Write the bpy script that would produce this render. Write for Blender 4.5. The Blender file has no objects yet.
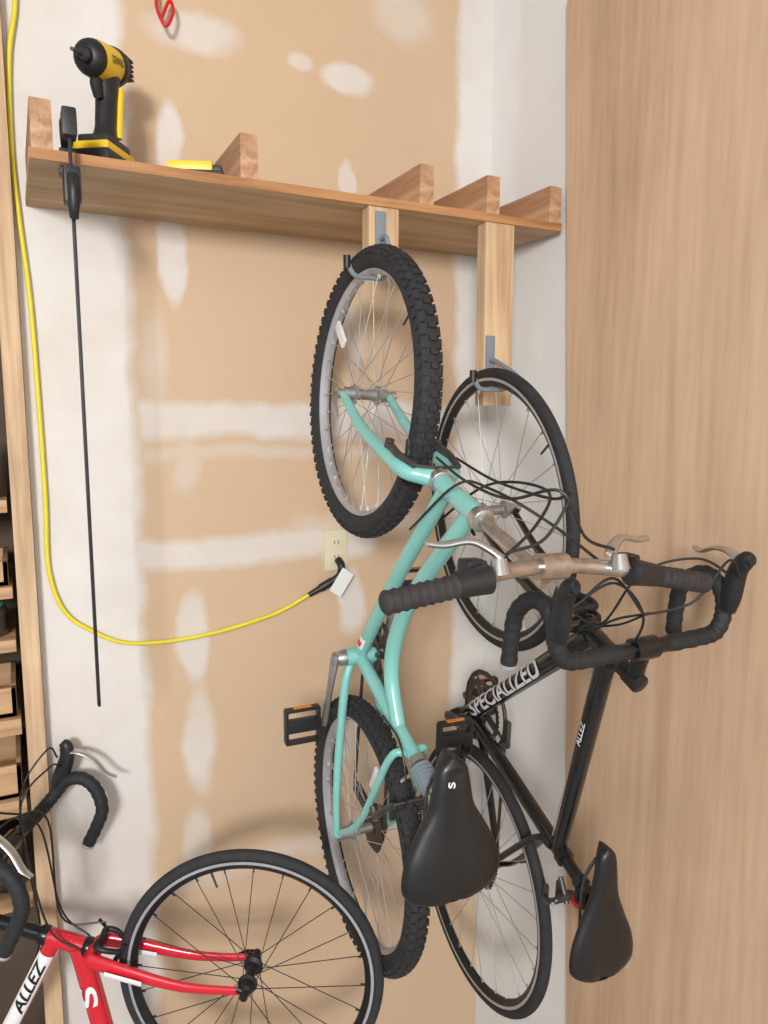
import bpy, bmesh, math, random
from mathutils import Vector, Matrix, noise
random.seed(7)
scene=bpy.context.scene
V=Vector
def lin(c):
    c=c/255.0
    return c/12.92 if c<=0.04045 else ((c+0.055)/1.055)**2.4
def rgb(r,g,b): return (lin(r),lin(g),lin(b),1)

# ---------------------------------------------------------------- materials
def mat(name,col,rough=0.5,metal=0.0,var=0.0,scale=20,bump=0.0,bscale=60,coat=0.0,stretch=(1,1,1),spec=0.5,dist=0.002):
    m=bpy.data.materials.new(name); m.use_nodes=True
    nt=m.node_tree; b=nt.nodes['Principled BSDF']
    b.inputs['Base Color'].default_value=col
    b.inputs['Roughness'].default_value=rough
    b.inputs['Metallic'].default_value=metal
    b.inputs['Coat Weight'].default_value=coat
    b.inputs['Specular IOR Level'].default_value=spec
    tc=nt.nodes.new('ShaderNodeTexCoord'); mp=nt.nodes.new('ShaderNodeMapping')
    mp.inputs['Scale'].default_value=stretch
    nt.links.new(tc.outputs['Object'],mp.inputs[0])
    if var>0:
        n=nt.nodes.new('ShaderNodeTexNoise'); n.inputs['Scale'].default_value=scale; n.inputs['Detail'].default_value=6
        nt.links.new(mp.outputs[0],n.inputs['Vector'])
        r=nt.nodes.new('ShaderNodeValToRGB')
        r.color_ramp.elements[0].position=0.3; r.color_ramp.elements[1].position=0.7
        r.color_ramp.elements[0].color=tuple(max(0,c*(1-var)) for c in col[:3])+(1,)
        r.color_ramp.elements[1].color=tuple(min(1,c*(1+var)) for c in col[:3])+(1,)
        nt.links.new(n.outputs['Fac'],r.inputs[0]); nt.links.new(r.outputs[0],b.inputs['Base Color'])
    if bump>0:
        n2=nt.nodes.new('ShaderNodeTexNoise'); n2.inputs['Scale'].default_value=bscale; n2.inputs['Detail'].default_value=4
        nt.links.new(mp.outputs[0],n2.inputs['Vector'])
        bp=nt.nodes.new('ShaderNodeBump'); bp.inputs['Strength'].default_value=bump; bp.inputs['Distance'].default_value=dist
        nt.links.new(n2.outputs['Fac'],bp.inputs['Height']); nt.links.new(bp.outputs[0],b.inputs['Normal'])
    return m

def wood(name,c1,c2,axis,scale=1.0,rough=0.65,fine=0.6,wave=0.45,stain=0.12):
    m=bpy.data.materials.new(name); m.use_nodes=True
    nt=m.node_tree; b=nt.nodes['Principled BSDF']; b.inputs['Roughness'].default_value=rough
    tc=nt.nodes.new('ShaderNodeTexCoord'); mp=nt.nodes.new('ShaderNodeMapping')
    s=[9*scale]*3; s[axis]=0.55*scale; mp.inputs['Scale'].default_value=s
    nt.links.new(tc.outputs['Object'],mp.inputs[0])
    n0=nt.nodes.new('ShaderNodeTexNoise'); n0.inputs['Scale'].default_value=0.9; n0.inputs['Detail'].default_value=3; n0.inputs['Distortion'].default_value=0.8
    nt.links.new(mp.outputs[0],n0.inputs['Vector'])
    mu=nt.nodes.new('ShaderNodeMath'); mu.operation='MULTIPLY'; mu.inputs[1].default_value=9
    nt.links.new(n0.outputs['Fac'],mu.inputs[0])
    fr=nt.nodes.new('ShaderNodeMath'); fr.operation='PINGPONG'; fr.inputs[1].default_value=1.0
    nt.links.new(mu.outputs[0],fr.inputs[0])
    n1=nt.nodes.new('ShaderNodeTexNoise'); n1.inputs['Scale'].default_value=14; n1.inputs['Detail'].default_value=5
    nt.links.new(mp.outputs[0],n1.inputs['Vector'])
    mx=nt.nodes.new('ShaderNodeMath'); mx.operation='MULTIPLY_ADD'; mx.inputs[1].default_value=wave
    nt.links.new(fr.outputs[0],mx.inputs[0])
    m2=nt.nodes.new('ShaderNodeMath'); m2.operation='MULTIPLY'; m2.inputs[1].default_value=fine
    nt.links.new(n1.outputs['Fac'],m2.inputs[0]); nt.links.new(m2.outputs[0],mx.inputs[2])
    r=nt.nodes.new('ShaderNodeValToRGB'); r.color_ramp.elements[0].position=0.15; r.color_ramp.elements[1].position=0.85
    r.color_ramp.elements[0].color=c1; r.color_ramp.elements[1].color=c2
    nt.links.new(mx.outputs[0],r.inputs[0])
    # broad weathering blotches
    n4=nt.nodes.new('ShaderNodeTexNoise'); n4.inputs['Scale'].default_value=3.5; n4.inputs['Detail'].default_value=6
    nt.links.new(tc.outputs['Object'],n4.inputs['Vector'])
    mr=nt.nodes.new('ShaderNodeMapRange'); mr.inputs['From Min'].default_value=0.3; mr.inputs['From Max'].default_value=0.7; mr.inputs['To Min'].default_value=1-stain; mr.inputs['To Max'].default_value=1+stain*0.4
    nt.links.new(n4.outputs['Fac'],mr.inputs['Value'])
    vm=nt.nodes.new('ShaderNodeVectorMath'); vm.operation='SCALE'
    nt.links.new(r.outputs[0],vm.inputs[0]); nt.links.new(mr.outputs[0],vm.inputs['Scale'])
    nt.links.new(vm.outputs[0],b.inputs['Base Color'])
    bp=nt.nodes.new('ShaderNodeBump'); bp.inputs['Strength'].default_value=0.25; bp.inputs['Distance'].default_value=0.001
    nt.links.new(n1.outputs['Fac'],bp.inputs['Height']); nt.links.new(bp.outputs[0],b.inputs['Normal'])
    return m

M={}
M['tire']=mat('rubber_tire',rgb(40,39,41),0.8,var=0.25,scale=60)
M['blackp']=mat('black_plastic',rgb(28,28,30),0.45,var=0.15,scale=40)
M['satin']=mat('black_satin_metal',rgb(22,22,24),0.3,metal=0.2,coat=0.3)
M['grip']=mat('grip_rubber',rgb(46,42,42),0.75,var=0.2,scale=80,bump=0.5,bscale=300)
M['tape']=mat('bar_tape',rgb(32,32,35),0.7,bump=0.5,bscale=140)
M['chrome']=mat('polished_alloy',rgb(190,188,185),0.28,metal=0.9,var=0.08,scale=15)
M['rustychrome']=mat('tarnished_chrome',rgb(180,172,164),0.3,metal=0.9,var=0.25,scale=45)
M['alloy']=mat('brushed_alloy',rgb(160,160,160),0.42,metal=0.8,var=0.15,scale=30)
M['rimsilver']=mat('rim_silver',rgb(185,186,190),0.4,metal=0.55,var=0.06,scale=20)
M['rimblack']=mat('rim_black',rgb(30,30,32),0.4,metal=0.3)
M['spoke']=mat('steel_spoke',rgb(185,185,185),0.35,metal=0.7)
M['spokeblack']=mat('dark_spoke',rgb(60,60,62),0.4,metal=0.5)
M['teal']=mat('teal_paint',rgb(126,188,180),0.32,coat=0.5,var=0.05,scale=8)
M['blackpaint']=mat('black_gloss_paint',rgb(20,20,22),0.25,coat=0.6)
M['red']=mat('red_gloss_paint',rgb(205,26,46),0.28,coat=0.6,var=0.04,scale=8)
M['white']=mat('white_decal',rgb(232,232,232),0.4)
M['silverdecal']=mat('silver_decal',rgb(205,205,208),0.4)
M['blackdecal']=mat('black_decal',rgb(20,20,20),0.4)
M['reddecal']=mat('red_decal',rgb(205,60,60),0.4)
M['leather']=mat('saddle_vinyl',rgb(24,24,26),0.42,bump=0.15,bscale=200,coat=0.1)
M['steel']=mat('dark_steel',rgb(95,92,90),0.45,metal=0.8,var=0.2,scale=40)
M['darksteel']=mat('blackened_steel',rgb(45,44,46),0.45,metal=0.5,var=0.2,scale=40)
M['rust']=mat('drivetrain_steel',rgb(80,72,64),0.55,metal=0.7,var=0.3,scale=60)
M['hookgrey']=mat('hook_vinyl',rgb(120,132,140),0.5)
M['yellowcord']=mat('yellow_cord_jacket',rgb(225,208,55),0.5,var=0.05,scale=30)
M['yellow']=mat('yellow_plastic',rgb(236,196,35),0.4)
M['amber']=mat('reflector_amber',rgb(205,120,25),0.2,coat=0.6)
M['redrefl']=mat('reflector_red',rgb(170,20,25),0.15,coat=0.8)
M['clear']=mat('reflector_clear',rgb(225,228,230),0.15,coat=0.8)
M['ivory']=mat('outlet_ivory',rgb(214,206,176),0.4)
M['dark']=mat('slot_dark',rgb(25,22,20),0.7)
M['paper']=mat('paper_tag',rgb(235,235,235),0.7)
M['redwire']=mat('red_vinyl',rgb(200,25,20),0.4)
M['joist']=wood('joist_fir',rgb(148,104,74),rgb(204,162,124),1,1.2,stain=0.2)
M['stud']=wood('stud_fir',rgb(178,142,106),rgb(218,188,152),2,1.2,stain=0.2)
M['endgrain']=wood('shelf_pine',rgb(152,116,82),rgb(202,166,126),0,1.3,stain=0.2)
M['shelfply']=wood('shelf_plywood',rgb(174,140,104),rgb(208,178,142),0,0.8,stain=0.18)
M['edgeply']=wood('plywood_edge',rgb(140,92,54),rgb(190,138,90),0,1.5)
M['panel']=wood('panel_plywood',rgb(178,143,114),rgb(210,178,148),2,0.42,0.6,0.85,0.35,stain=0.08)

# ---------------------------------------------------------------- mesh builder
def spline(pts,n=8,closed=False):
    pts=[V(p) for p in pts]; out=[]
    N=len(pts)
    rng=range(N) if closed else range(N-1)
    for i in rng:
        p1=pts[i]; p2=pts[(i+1)%N]
        p0=pts[i-1] if (i>0 or closed) else p1*2-p2
        p3=pts[(i+2)%N] if (i+2<N or closed) else p2*2-p1
        for k in range(n):
            t=k/n
            out.append(0.5*((2*p1)+(p2-p0)*t+(2*p0-5*p1+4*p2-p3)*t*t+(3*p1-p0-3*p2+p3)*t**3))
    if not closed: out.append(pts[-1])
    return out
class MB:
    def __init__(s): s.bm=bmesh.new()
    def tube(s,pts,r,seg=12,closed=False,flat=None,up=None):
        pts=[V(p) for p in pts]; N=len(pts)
        if not isinstance(r,(list,tuple)): r=[r]*N
        if len(r)!=N:
            r=[r[int(i*(len(r)-1)/(N-1))]+(r[min(len(r)-1,int(i*(len(r)-1)/(N-1))+1)]-r[int(i*(len(r)-1)/(N-1))])*((i*(len(r)-1)/(N-1))%1) for i in range(N)]
        tang=[]
        for i in range(N):
            if closed: t=pts[(i+1)%N]-pts[i-1]
            else: t=pts[min(i+1,N-1)]-pts[max(i-1,0)]
            tang.append(t.normalized() if t.length>1e-9 else V((0,0,1)))
        a=V(up) if up else (V((0,0,1)) if abs(tang[0].z)<0.9 else V((1,0,0)))
        rings=[]; nrm=(a-tang[0]*a.dot(tang[0])).normalized()
        for i in range(N):
            nrm=(nrm-tang[i]*nrm.dot(tang[i]))
            if nrm.length<1e-6: nrm=tang[i].orthogonal()
            nrm.normalize(); b=tang[i].cross(nrm)
            fx,fy=(flat if flat else (1,1))
            rings.append([s.bm.verts.new(pts[i]+nrm*math.cos(2*math.pi*k/seg)*r[i]*fx+b*math.sin(2*math.pi*k/seg)*r[i]*fy) for k in range(seg)])
        for i in range(N if closed else N-1):
            A=rings[i];B=rings[(i+1)%N]
            for k in range(seg):
                s.bm.faces.new((A[k],A[(k+1)%seg],B[(k+1)%seg],B[k]))
        if not closed:
            s.bm.faces.new(rings[0][::-1]); s.bm.faces.new(rings[-1])
        return s
    def cyl(s,p1,p2,r1,r2=None,seg=16):
        return s.tube([p1,p2],[r1,r1 if r2 is None else r2],seg)
    def lathe(s,c,axis,prof,seg=32,closed=False,ref=None):
        c=V(c); ax=V(axis).normalized(); u=ax.orthogonal().normalized(); w=ax.cross(u)
        rings=[]
        for (r,o) in prof:
            rings.append([s.bm.verts.new(c+ax*o+(u*math.cos(2*math.pi*k/seg)+w*math.sin(2*math.pi*k/seg))*max(r,1e-5)) for k in range(seg)])
        n=len(prof)
        for i in range(n if closed else n-1):
            A=rings[i];B=rings[(i+1)%n]
            for k in range(seg):
                s.bm.faces.new((A[k],A[(k+1)%seg],B[(k+1)%seg],B[k]))
        if not closed:
            if prof[0][0]>1e-4: s.bm.faces.new(rings[0][::-1])
            if prof[-1][0]>1e-4: s.bm.faces.new(rings[-1])
        return s
    def box(s,c,size,rot=None,bev=0.0):
        c=V(c); tmp=bmesh.new(); bmesh.ops.create_cube(tmp,size=1.0)
        for v in tmp.verts: v.co=V((v.co.x*size[0],v.co.y*size[1],v.co.z*size[2]))
        if bev>0: bmesh.ops.bevel(tmp,geom=tmp.edges[:],offset=bev,segments=2,affect='EDGES',profile=0.7)
        R=rot if rot else Matrix.Identity(3)
        mp={v:s.bm.verts.new(R@v.co+c) for v in tmp.verts}
        for f in tmp.faces: s.bm.faces.new([mp[v] for v in f.verts])
        tmp.free(); return s
    def prism(s,outline,d0,d1,frame):
        o,ex,ey,ez=[V(x) for x in frame]
        a=[s.bm.verts.new(o+ex*x+ey*y+ez*d0) for x,y in outline]; b=[s.bm.verts.new(o+ex*x+ey*y+ez*d1) for x,y in outline]
        n=len(outline)
        for i in range(n): s.bm.faces.new((a[i],a[(i+1)%n],b[(i+1)%n],b[i]))
        s.bm.faces.new(a[::-1]); s.bm.faces.new(b)
        return s
    def finish(s,name,material,parent=None,T=None,angle=40,label=None,mw=None):
        bm=s.bm
        bmesh.ops.recalc_face_normals(bm,faces=bm.faces)
        if T is not None: bm.transform(T)
        for f in bm.faces: f.smooth=True
        lim=math.radians(angle)
        for e in bm.edges:
            if len(e.link_faces)==2 and e.calc_face_angle(0)>lim: e.smooth=False
        me=bpy.data.meshes.new(name); bm.to_mesh(me); bm.free()
        if material: me.materials.append(material)
        ob=bpy.data.objects.new(name,me); scene.collection.objects.link(ob)
        if mw is not None: ob.matrix_world=mw
        if parent: ob.parent=parent
        if label: ob['label']=label
        return ob
def top(ob,label,category,group=None):
    ob['label']=label; ob['category']=category
    if group: ob['group']=group
    return ob
def empty(name,mw,label,category,group=None):
    e=bpy.data.objects.new(name,None); e.empty_display_size=0.1
    scene.collection.objects.link(e); e.matrix_world=mw
    return top(e,label,category,group)
def struct(ob): ob['kind']='structure'; return ob
def boxobj(name,c,size,m,bev=0.0015,rot=None):
    b=MB(); b.box((0,0,0),size,None,bev)
    mw=Matrix.Translation(V(c))
    if rot is not None: mw=mw@rot.to_4x4()
    return b.finish(name,m,mw=mw,angle=30)

def text_on_tube(body,A,t,n,r,length,height,m,name,parent,T=None,label=None,shear=0.0):
    cu=bpy.data.curves.new('txt','FONT'); cu.body=body; cu.size=1.0; cu.extrude=0.0; cu.offset=0.022; cu.shear=shear
    o=bpy.data.objects.new('txt',cu); scene.collection.objects.link(o)
    bpy.context.view_layer.update()
    dg=bpy.context.evaluated_depsgraph_get()
    me=bpy.data.meshes.new_from_object(o.evaluated_get(dg))
    bpy.data.objects.remove(o)
    bm=bmesh.new(); bm.from_mesh(me); bpy.data.meshes.remove(me)
    xs=[v.co.x for v in bm.verts]; ys=[v.co.y for v in bm.verts]
    x0,x1,y0,y1=min(xs),max(xs),min(ys),max(ys)
    for v in bm.verts:
        v.co.x=(v.co.x-x0)/(x1-x0)*length; v.co.y=((v.co.y-y0)/(y1-y0)-0.5)*height; v.co.z=0
    for k in range(1,10):
        y=-height/2+height*k/10
        bmesh.ops.bisect_plane(bm,geom=bm.verts[:]+bm.edges[:]+bm.faces[:],plane_co=(0,y,0),plane_no=(0,1,0))
    A=V(A);t=V(t).normalized();n=V(n);n=(n-t*n.dot(t)).normalized();up=n.cross(t)
    for v in bm.verts:
        if r>0:
            a=v.co.y/r; rr=r+0.0009
            v.co=A+t*v.co.x+n*(math.cos(a)*rr)+up*(math.sin(a)*rr)
        else: v.co=A+t*v.co.x+up*v.co.y
    if T is not None: bm.transform(T)
    me=bpy.data.meshes.new(name); bm.to_mesh(me); bm.free(); me.materials.append(m)
    ob=bpy.data.objects.new(name,me); scene.collection.objects.link(ob); ob.parent=parent
    if label: ob['label']=label
    return ob
def band(mbd,A,B,r,a0,a1,n,seg=10):
    A=V(A);B=V(B);t=(B-A).normalized();n=V(n);n=(n-t*n.dot(t)).normalized();up=n.cross(t)
    prev=None
    for k in range(seg+1):
        a=a0+(a1-a0)*k/seg; d=n*math.cos(a)*r+up*math.sin(a)*r
        cur=(mbd.bm.verts.new(A+d),mbd.bm.verts.new(B+d))
        if prev: mbd.bm.faces.new((prev[0],prev[1],cur[1],cur[0]))
        prev=cur

# ---------------------------------------------------------------- bicycle pieces (local: x forward, y left, z up)
def wheel(name,root,c,R,tw,rimw,rimd,T,mt_rim,mt_spoke,nsp=32,hubr=0.018,flange=0.028,knobby=False,hubw=0.05,label=None,mt_hub=None):
    c=V(c); Y=(0,1,0)
    ro=R-tw*0.80
    b=MB(); hw=rimw/2
    b.lathe(c,Y,[(ro,-hw),(ro,-hw+0.002),(ro-0.006,-hw+0.004),(ro-0.006,hw-0.004),(ro,hw-0.002),(ro,hw),(ro-rimd*0.55,hw),(ro-rimd,hw*0.35),(ro-rimd,-hw*0.35),(ro-rimd*0.55,-hw)],96,closed=True)
    rim=b.finish(name,mt_rim,root,T,angle=25,label=label)
    b=MB(); cr=R-tw/2; prof=[]
    for k in range(18):
        a=2*math.pi*k/18; prof.append((cr+math.cos(a)*tw/2,math.sin(a)*tw/2))
    b.lathe(c,Y,prof,96,closed=True)
    if knobby:
        nk=76
        for i in range(nk):
            for row,(ang,sx,sy) in enumerate([(0.0,0.012,0.014),(0.62,0.013,0.010),(-0.62,0.013,0.010),(1.12,0.010,0.007),(-1.12,0.010,0.007)]):
                th=2*math.pi*(i+(0.5 if abs(ang)==0.62 else 0))/nk
                rr=cr+math.cos(ang)*(tw/2+0.001); yy=math.sin(ang)*(tw/2+0.001)
                pos=c+V((math.cos(th)*rr,yy,math.sin(th)*rr))
                er=V((math.cos(th)*math.cos(ang),math.sin(ang),math.sin(th)*math.cos(ang)))
                et=V((-math.sin(th),0,math.cos(th))); es=er.cross(et)
                Rm=Matrix((et,es,er)).transposed()
                b.box(pos,(sx,sy,0.007),Rm)
    b.finish('tire',M['tire'],rim,T,angle=50)
    b=MB()
    b.lathe(c,Y,[(0.004,-hubw-0.02),(0.009,-hubw-0.02),(0.009,-hubw-0.006),(0.014,-hubw),(0.016,-flange-0.004),(hubr+0.004,-flange-0.002),(hubr+0.004,-flange+0.002),(0.013,-flange+0.006),(0.011,0),(0.013,flange-0.006),(hubr+0.004,flange-0.002),(hubr+0.004,flange+0.002),(0.016,flange+0.004),(0.014,hubw),(0.009,hubw+0.006),(0.009,hubw+0.02),(0.004,hubw+0.02)],24)
    b.finish('hub',mt_hub or M['alloy'],rim,T,angle=30)
    b=MB(); rin=ro-rimd+0.002
    for i in range(nsp):
        th=2*math.pi*i/nsp; side=1 if i%2 else -1; d=1 if (i//2)%2 else -1
        hb=th+d*0.95*(1 if nsp>=28 else 0.7)
        p1=c+V((math.cos(hb)*hubr,side*flange,math.sin(hb)*hubr)); p2=c+V((math.cos(th)*rin,side*0.003,math.sin(th)*rin))
        b.tube([p1,p2],0.0011,5)
    for i in range(nsp):
        th=2*math.pi*i/nsp
        p=c+V((math.cos(th)*rin,0,math.sin(th)*rin)); q=c+V((math.cos(th)*(rin-0.012),0,math.sin(th)*(rin-0.012)))
        b.tube([p,q],0.002,5)
    b.finish('spokes',mt_spoke,rim,T,angle=60)
    b=MB(); th=0.9
    b.cyl(c+V((math.cos(th)*rin,0,math.sin(th)*rin)),c+V((math.cos(th)*(rin-0.04),0,math.sin(th)*(rin-0.04))),0.003,0.0025,8)
    b.finish('valve',M['steel'],rim,T)
    return rim

def saddle(root,c,prof,thick,label=None):
    b=MB(); seg=28; rings=[]
    dense=spline([(p[0],p[1],p[2]) for p in prof],5)
    for i,p in enumerate(dense):
        f,w,tz=p; w=max(w,0.001); k=i/(len(dense)-1)
        th=thick*(1.0-0.35*k)
        ring=[]
        for j in range(seg):
            a=2*math.pi*j/seg; ca=math.cos(a); sa=math.sin(a)
            y=w*(abs(ca)**0.75)*(1 if ca>=0 else -1)
            if sa>=0: z=tz-th*0.45+th*0.45*(sa**0.8)
            else: z=tz-th*0.45-th*0.55*(abs(sa)**0.9)
            if sa<0: y*=1-0.25*abs(sa)
            z-=0.006*math.exp(-(y/0.012)**2)*(1 if sa>0.5 else 0)*(1 if w>0.03 else 0)
            ring.append(b.bm.verts.new(V(c)+V((f,y,z))))
        rings.append(ring)
    for i in range(len(rings)-1):
        for j in range(seg): b.bm.faces.new((rings[i][j],rings[i][(j+1)%seg],rings[i+1][(j+1)%seg],rings[i+1][j]))
    b.bm.faces.new(rings[0]); b.bm.faces.new(rings[-1])
    s=b.finish('saddle',M['leather'],root,angle=60,label=label)
    for sg in (-1,1):
        b=MB()
        b.tube(spline([V(c)+V(p) for p in [(0.11,sg*0.012,-thick*0.8),(0.06,sg*0.02,-thick*1.15),(0.0,sg*0.022,-thick*1.25),(-0.05,sg*0.024,-thick*1.15),(-0.10,sg*0.035,-thick*0.8)]],5),0.0035,8)
        b.finish('saddle_rail',M['steel'],s)
    return s

def tubing(root,segs,m,name='frame',label=None):
    b=MB()
    for pts,r in segs: b.tube(pts,r,18)
    return b.finish(name,m,root,angle=50,label=label)

def crankset(root,bb,ang,rings,rlen=0.17,m_arm=None,m_ring=None):
    bb=V(bb); m_arm=m_arm or M['alloy']; m_ring=m_ring or M['steel']
    b=MB(); b.lathe(bb,(0,1,0),[(0.008,-0.062),(0.012,-0.062),(0.018,-0.045),(0.02,-0.036),(0.02,0.036),(0.018,0.05),(0.012,0.062),(0.008,0.062)],20)
    cs=b.finish('crankset',m_arm,root)
    for (R,y,nt) in rings:
        b=MB(); N=nt*4; ro=[];ri=[]
        for k in range(N):
            a=2*math.pi*k/N; rr=R+(0.004 if k%4 in(1,2) else 0.0)
            ro.append((math.cos(a)*rr,math.sin(a)*rr)); ri.append((math.cos(a)*(R-0.011),math.sin(a)*(R-0.011)))
        vo=[[b.bm.verts.new(bb+V((x,y+d,z))) for x,z in ro] for d in(-0.0012,0.0012)]
        vi=[[b.bm.verts.new(bb+V((x,y+d,z))) for x,z in ri] for d in(-0.0012,0.0012)]
        for k in range(N):
            j=(k+1)%N
            b.bm.faces.new((vo[0][k],vo[0][j],vo[1][j],vo[1][k])); b.bm.faces.new((vi[0][k],vi[0][j],vi[1][j],vi[1][k]))
            b.bm.faces.new((vo[0][k],vo[0][j],vi[0][j],vi[0][k])); b.bm.faces.new((vo[1][k],vo[1][j],vi[1][j],vi[1][k]))
        for k in range(5):
            a=ang+2*math.pi*k/5+0.6
            b.tube([bb+V((0,y,0)),bb+V((math.cos(a)*(R-0.008),y,math.sin(a)*(R-0.008)))],[0.009,0.005],8,flat=(1,0.5),up=(math.sin(a),0,-math.cos(a)))
        b.finish('chainring',m_ring,cs,angle=40)
    for sg in (1,-1):
        a=ang if sg>0 else ang+math.pi
        d=V((math.cos(a),0,math.sin(a))); p0=bb+V((0,sg*0.062,0)); p1=bb+d*rlen+V((0,sg*0.078,0))
        b=MB(); b.tube([p0-d*0.012,p0,p0+(p1-p0)*0.5,p1,p1+d*0.01],[0.012,0.016,0.0115,0.0125,0.009],14,flat=(1.0,0.62),up=d.cross(V((0,1,0))))
        arm=b.finish('crank_arm',m_arm,cs,angle=50)
        b=MB(); q=p1+V((0,sg*0.055,0))
        b.cyl(p1,q+V((0,sg*0.04,0)),0.006,0.005,10)
        for xx in (-0.04,0.04): b.box(q+V((xx,0,0)),(0.008,0.085,0.02),None,0.002)
        for yy in (-0.04,0.04): b.box(q+V((0,yy,0)),(0.08,0.008,0.02),None,0.002)
        b.box(q,(0.03,0.08,0.022),None,0.003)
        b.finish('pedal',M['blackp'],arm)
        for xx in (-0.0445,0.0445):
            b=MB(); b.box(q+V((xx,0,0)),(0.003,0.045,0.012),None,0.0008)
            b.finish('pedal_reflector',M['amber'],arm)
    return cs
def chain_and_cassette(root,bb,R,y,cogs,m=None):
    bb=V(bb); m=m or M['rust']
    b=MB()
    for i,rc in enumerate(cogs):
        yy=-0.022-0.0045*i; N=int(rc*2*math.pi/0.0127)*4
        ring=[[b.bm.verts.new(V((math.cos(2*math.pi*k/N)*(rc+(0.003 if k%4 in(1,2) else 0)),yy+d,math.sin(2*math.pi*k/N)*(rc+(0.003 if k%4 in(1,2) else 0))))) for k in range(N)] for d in(-0.001,0.001)]
        b.bm.faces.new(ring[0]); b.bm.faces.new(ring[1])
        for k in range(N):
            j=(k+1)%N; b.bm.faces.new((ring[0][k],ring[0][j],ring[1][j],ring[1][k]))
    b.cyl((0,-0.018,0),(0,-0.055,0),0.018,seg=16)
    cas=b.finish('cassette',M['rust'],root,angle=30)
    rc=cogs[len(cogs)//2]; yc=-0.022-0.0045*(len(cogs)//2)
    pts=[]
    pts.append((rc*0.05,yc,rc))
    pts.append((bb.x-0.02,y,bb.z+R))
    for k in range(0,9):
        a=math.pi/2-math.pi*k/8; pts.append((bb.x+math.cos(a)*R,y,bb.z+math.sin(a)*R))
    jl=V((0.03,yc,-0.125)); ju=V((0.015,yc,-0.065))
    pts+= [(jl.x+0.01,yc,jl.z-0.024),(jl.x-0.018,yc,jl.z-0.014),(jl.x-0.02,yc,jl.z+0.01),(ju.x+0.02,yc,ju.z-0.012),(ju.x+0.02,yc,ju.z+0.006),(0,yc,-rc*1.0)]
    for k in range(1,6):
        a=-math.pi/2-math.pi*k/6; pts.append((math.cos(a)*rc,yc,math.sin(a)*rc))
    b=MB(); b.tube([V(p) for p in pts],0.0042,6,closed=True)
    b.finish('chain',M['rust'],root,angle=60)
    b=MB()
    for j in (jl,ju): b.lathe(j,(0,1,0),[(0.004,-0.006),(0.022,-0.004),(0.022,0.004),(0.004,0.006)],16)
    for dy in(-0.008,0.008): b.tube([ju+V((0,dy,0.012)),ju+V((0,dy,0)),jl+V((0,dy,0)),jl+V((0,dy,-0.012))],[0.006,0.010,0.010,0.006],10,flat=(1,0.3),up=(1,0,0))
    b.tube([V((0.0,-0.068,-0.01)),V((-0.012,-0.075,-0.03)),V((0.002,-0.07,-0.055)),ju+V((0,-0.012,0))],[0.009,0.013,0.013,0.010],12)
    b.finish('rear_derailleur',M['steel'],root)
    b=MB(); b.tube([V((bb.x-0.05,-0.03,bb.z+0.10)),V((bb.x-0.035,-0.045,bb.z+R+0.012))],[0.010,0.008],10); b.box((bb.x-0.015,-0.046,bb.z+R+0.004),(0.07,0.012,0.022),None,0.002)
    b.finish('front_derailleur',M['steel'],root)

def road_caliper(root,pos,dirn,away,T,m):
    pos=V(pos);d=V(dirn).normalized();o=V(away).normalized()
    b=MB()
    for sg in(-1,1):
        b.tube(spline([pos+o*0.02,pos+o*0.02+V((0,sg*0.028,0))+d*(-0.004),pos+o*0.02+V((0,sg*0.032,0))+d*0.02,pos+o*0.015+V((0,sg*0.02,0))+d*0.048],5),[0.008,0.0065,0.006],10)
        b.box(pos+o*0.012+V((0,sg*0.016,0))+d*0.05,(0.045,0.008,0.011),None,0.002)
    b.cyl(pos-o*0.02,pos+o*0.032,0.006,seg=12)
    b.cyl(pos+o*0.02+V((0,0.03,0))-d*0.002,pos+o*0.02+V((0,0.05,0))-d*0.03,0.004,seg=8)
    return b.finish('brake_caliper',m,root,T)

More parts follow.
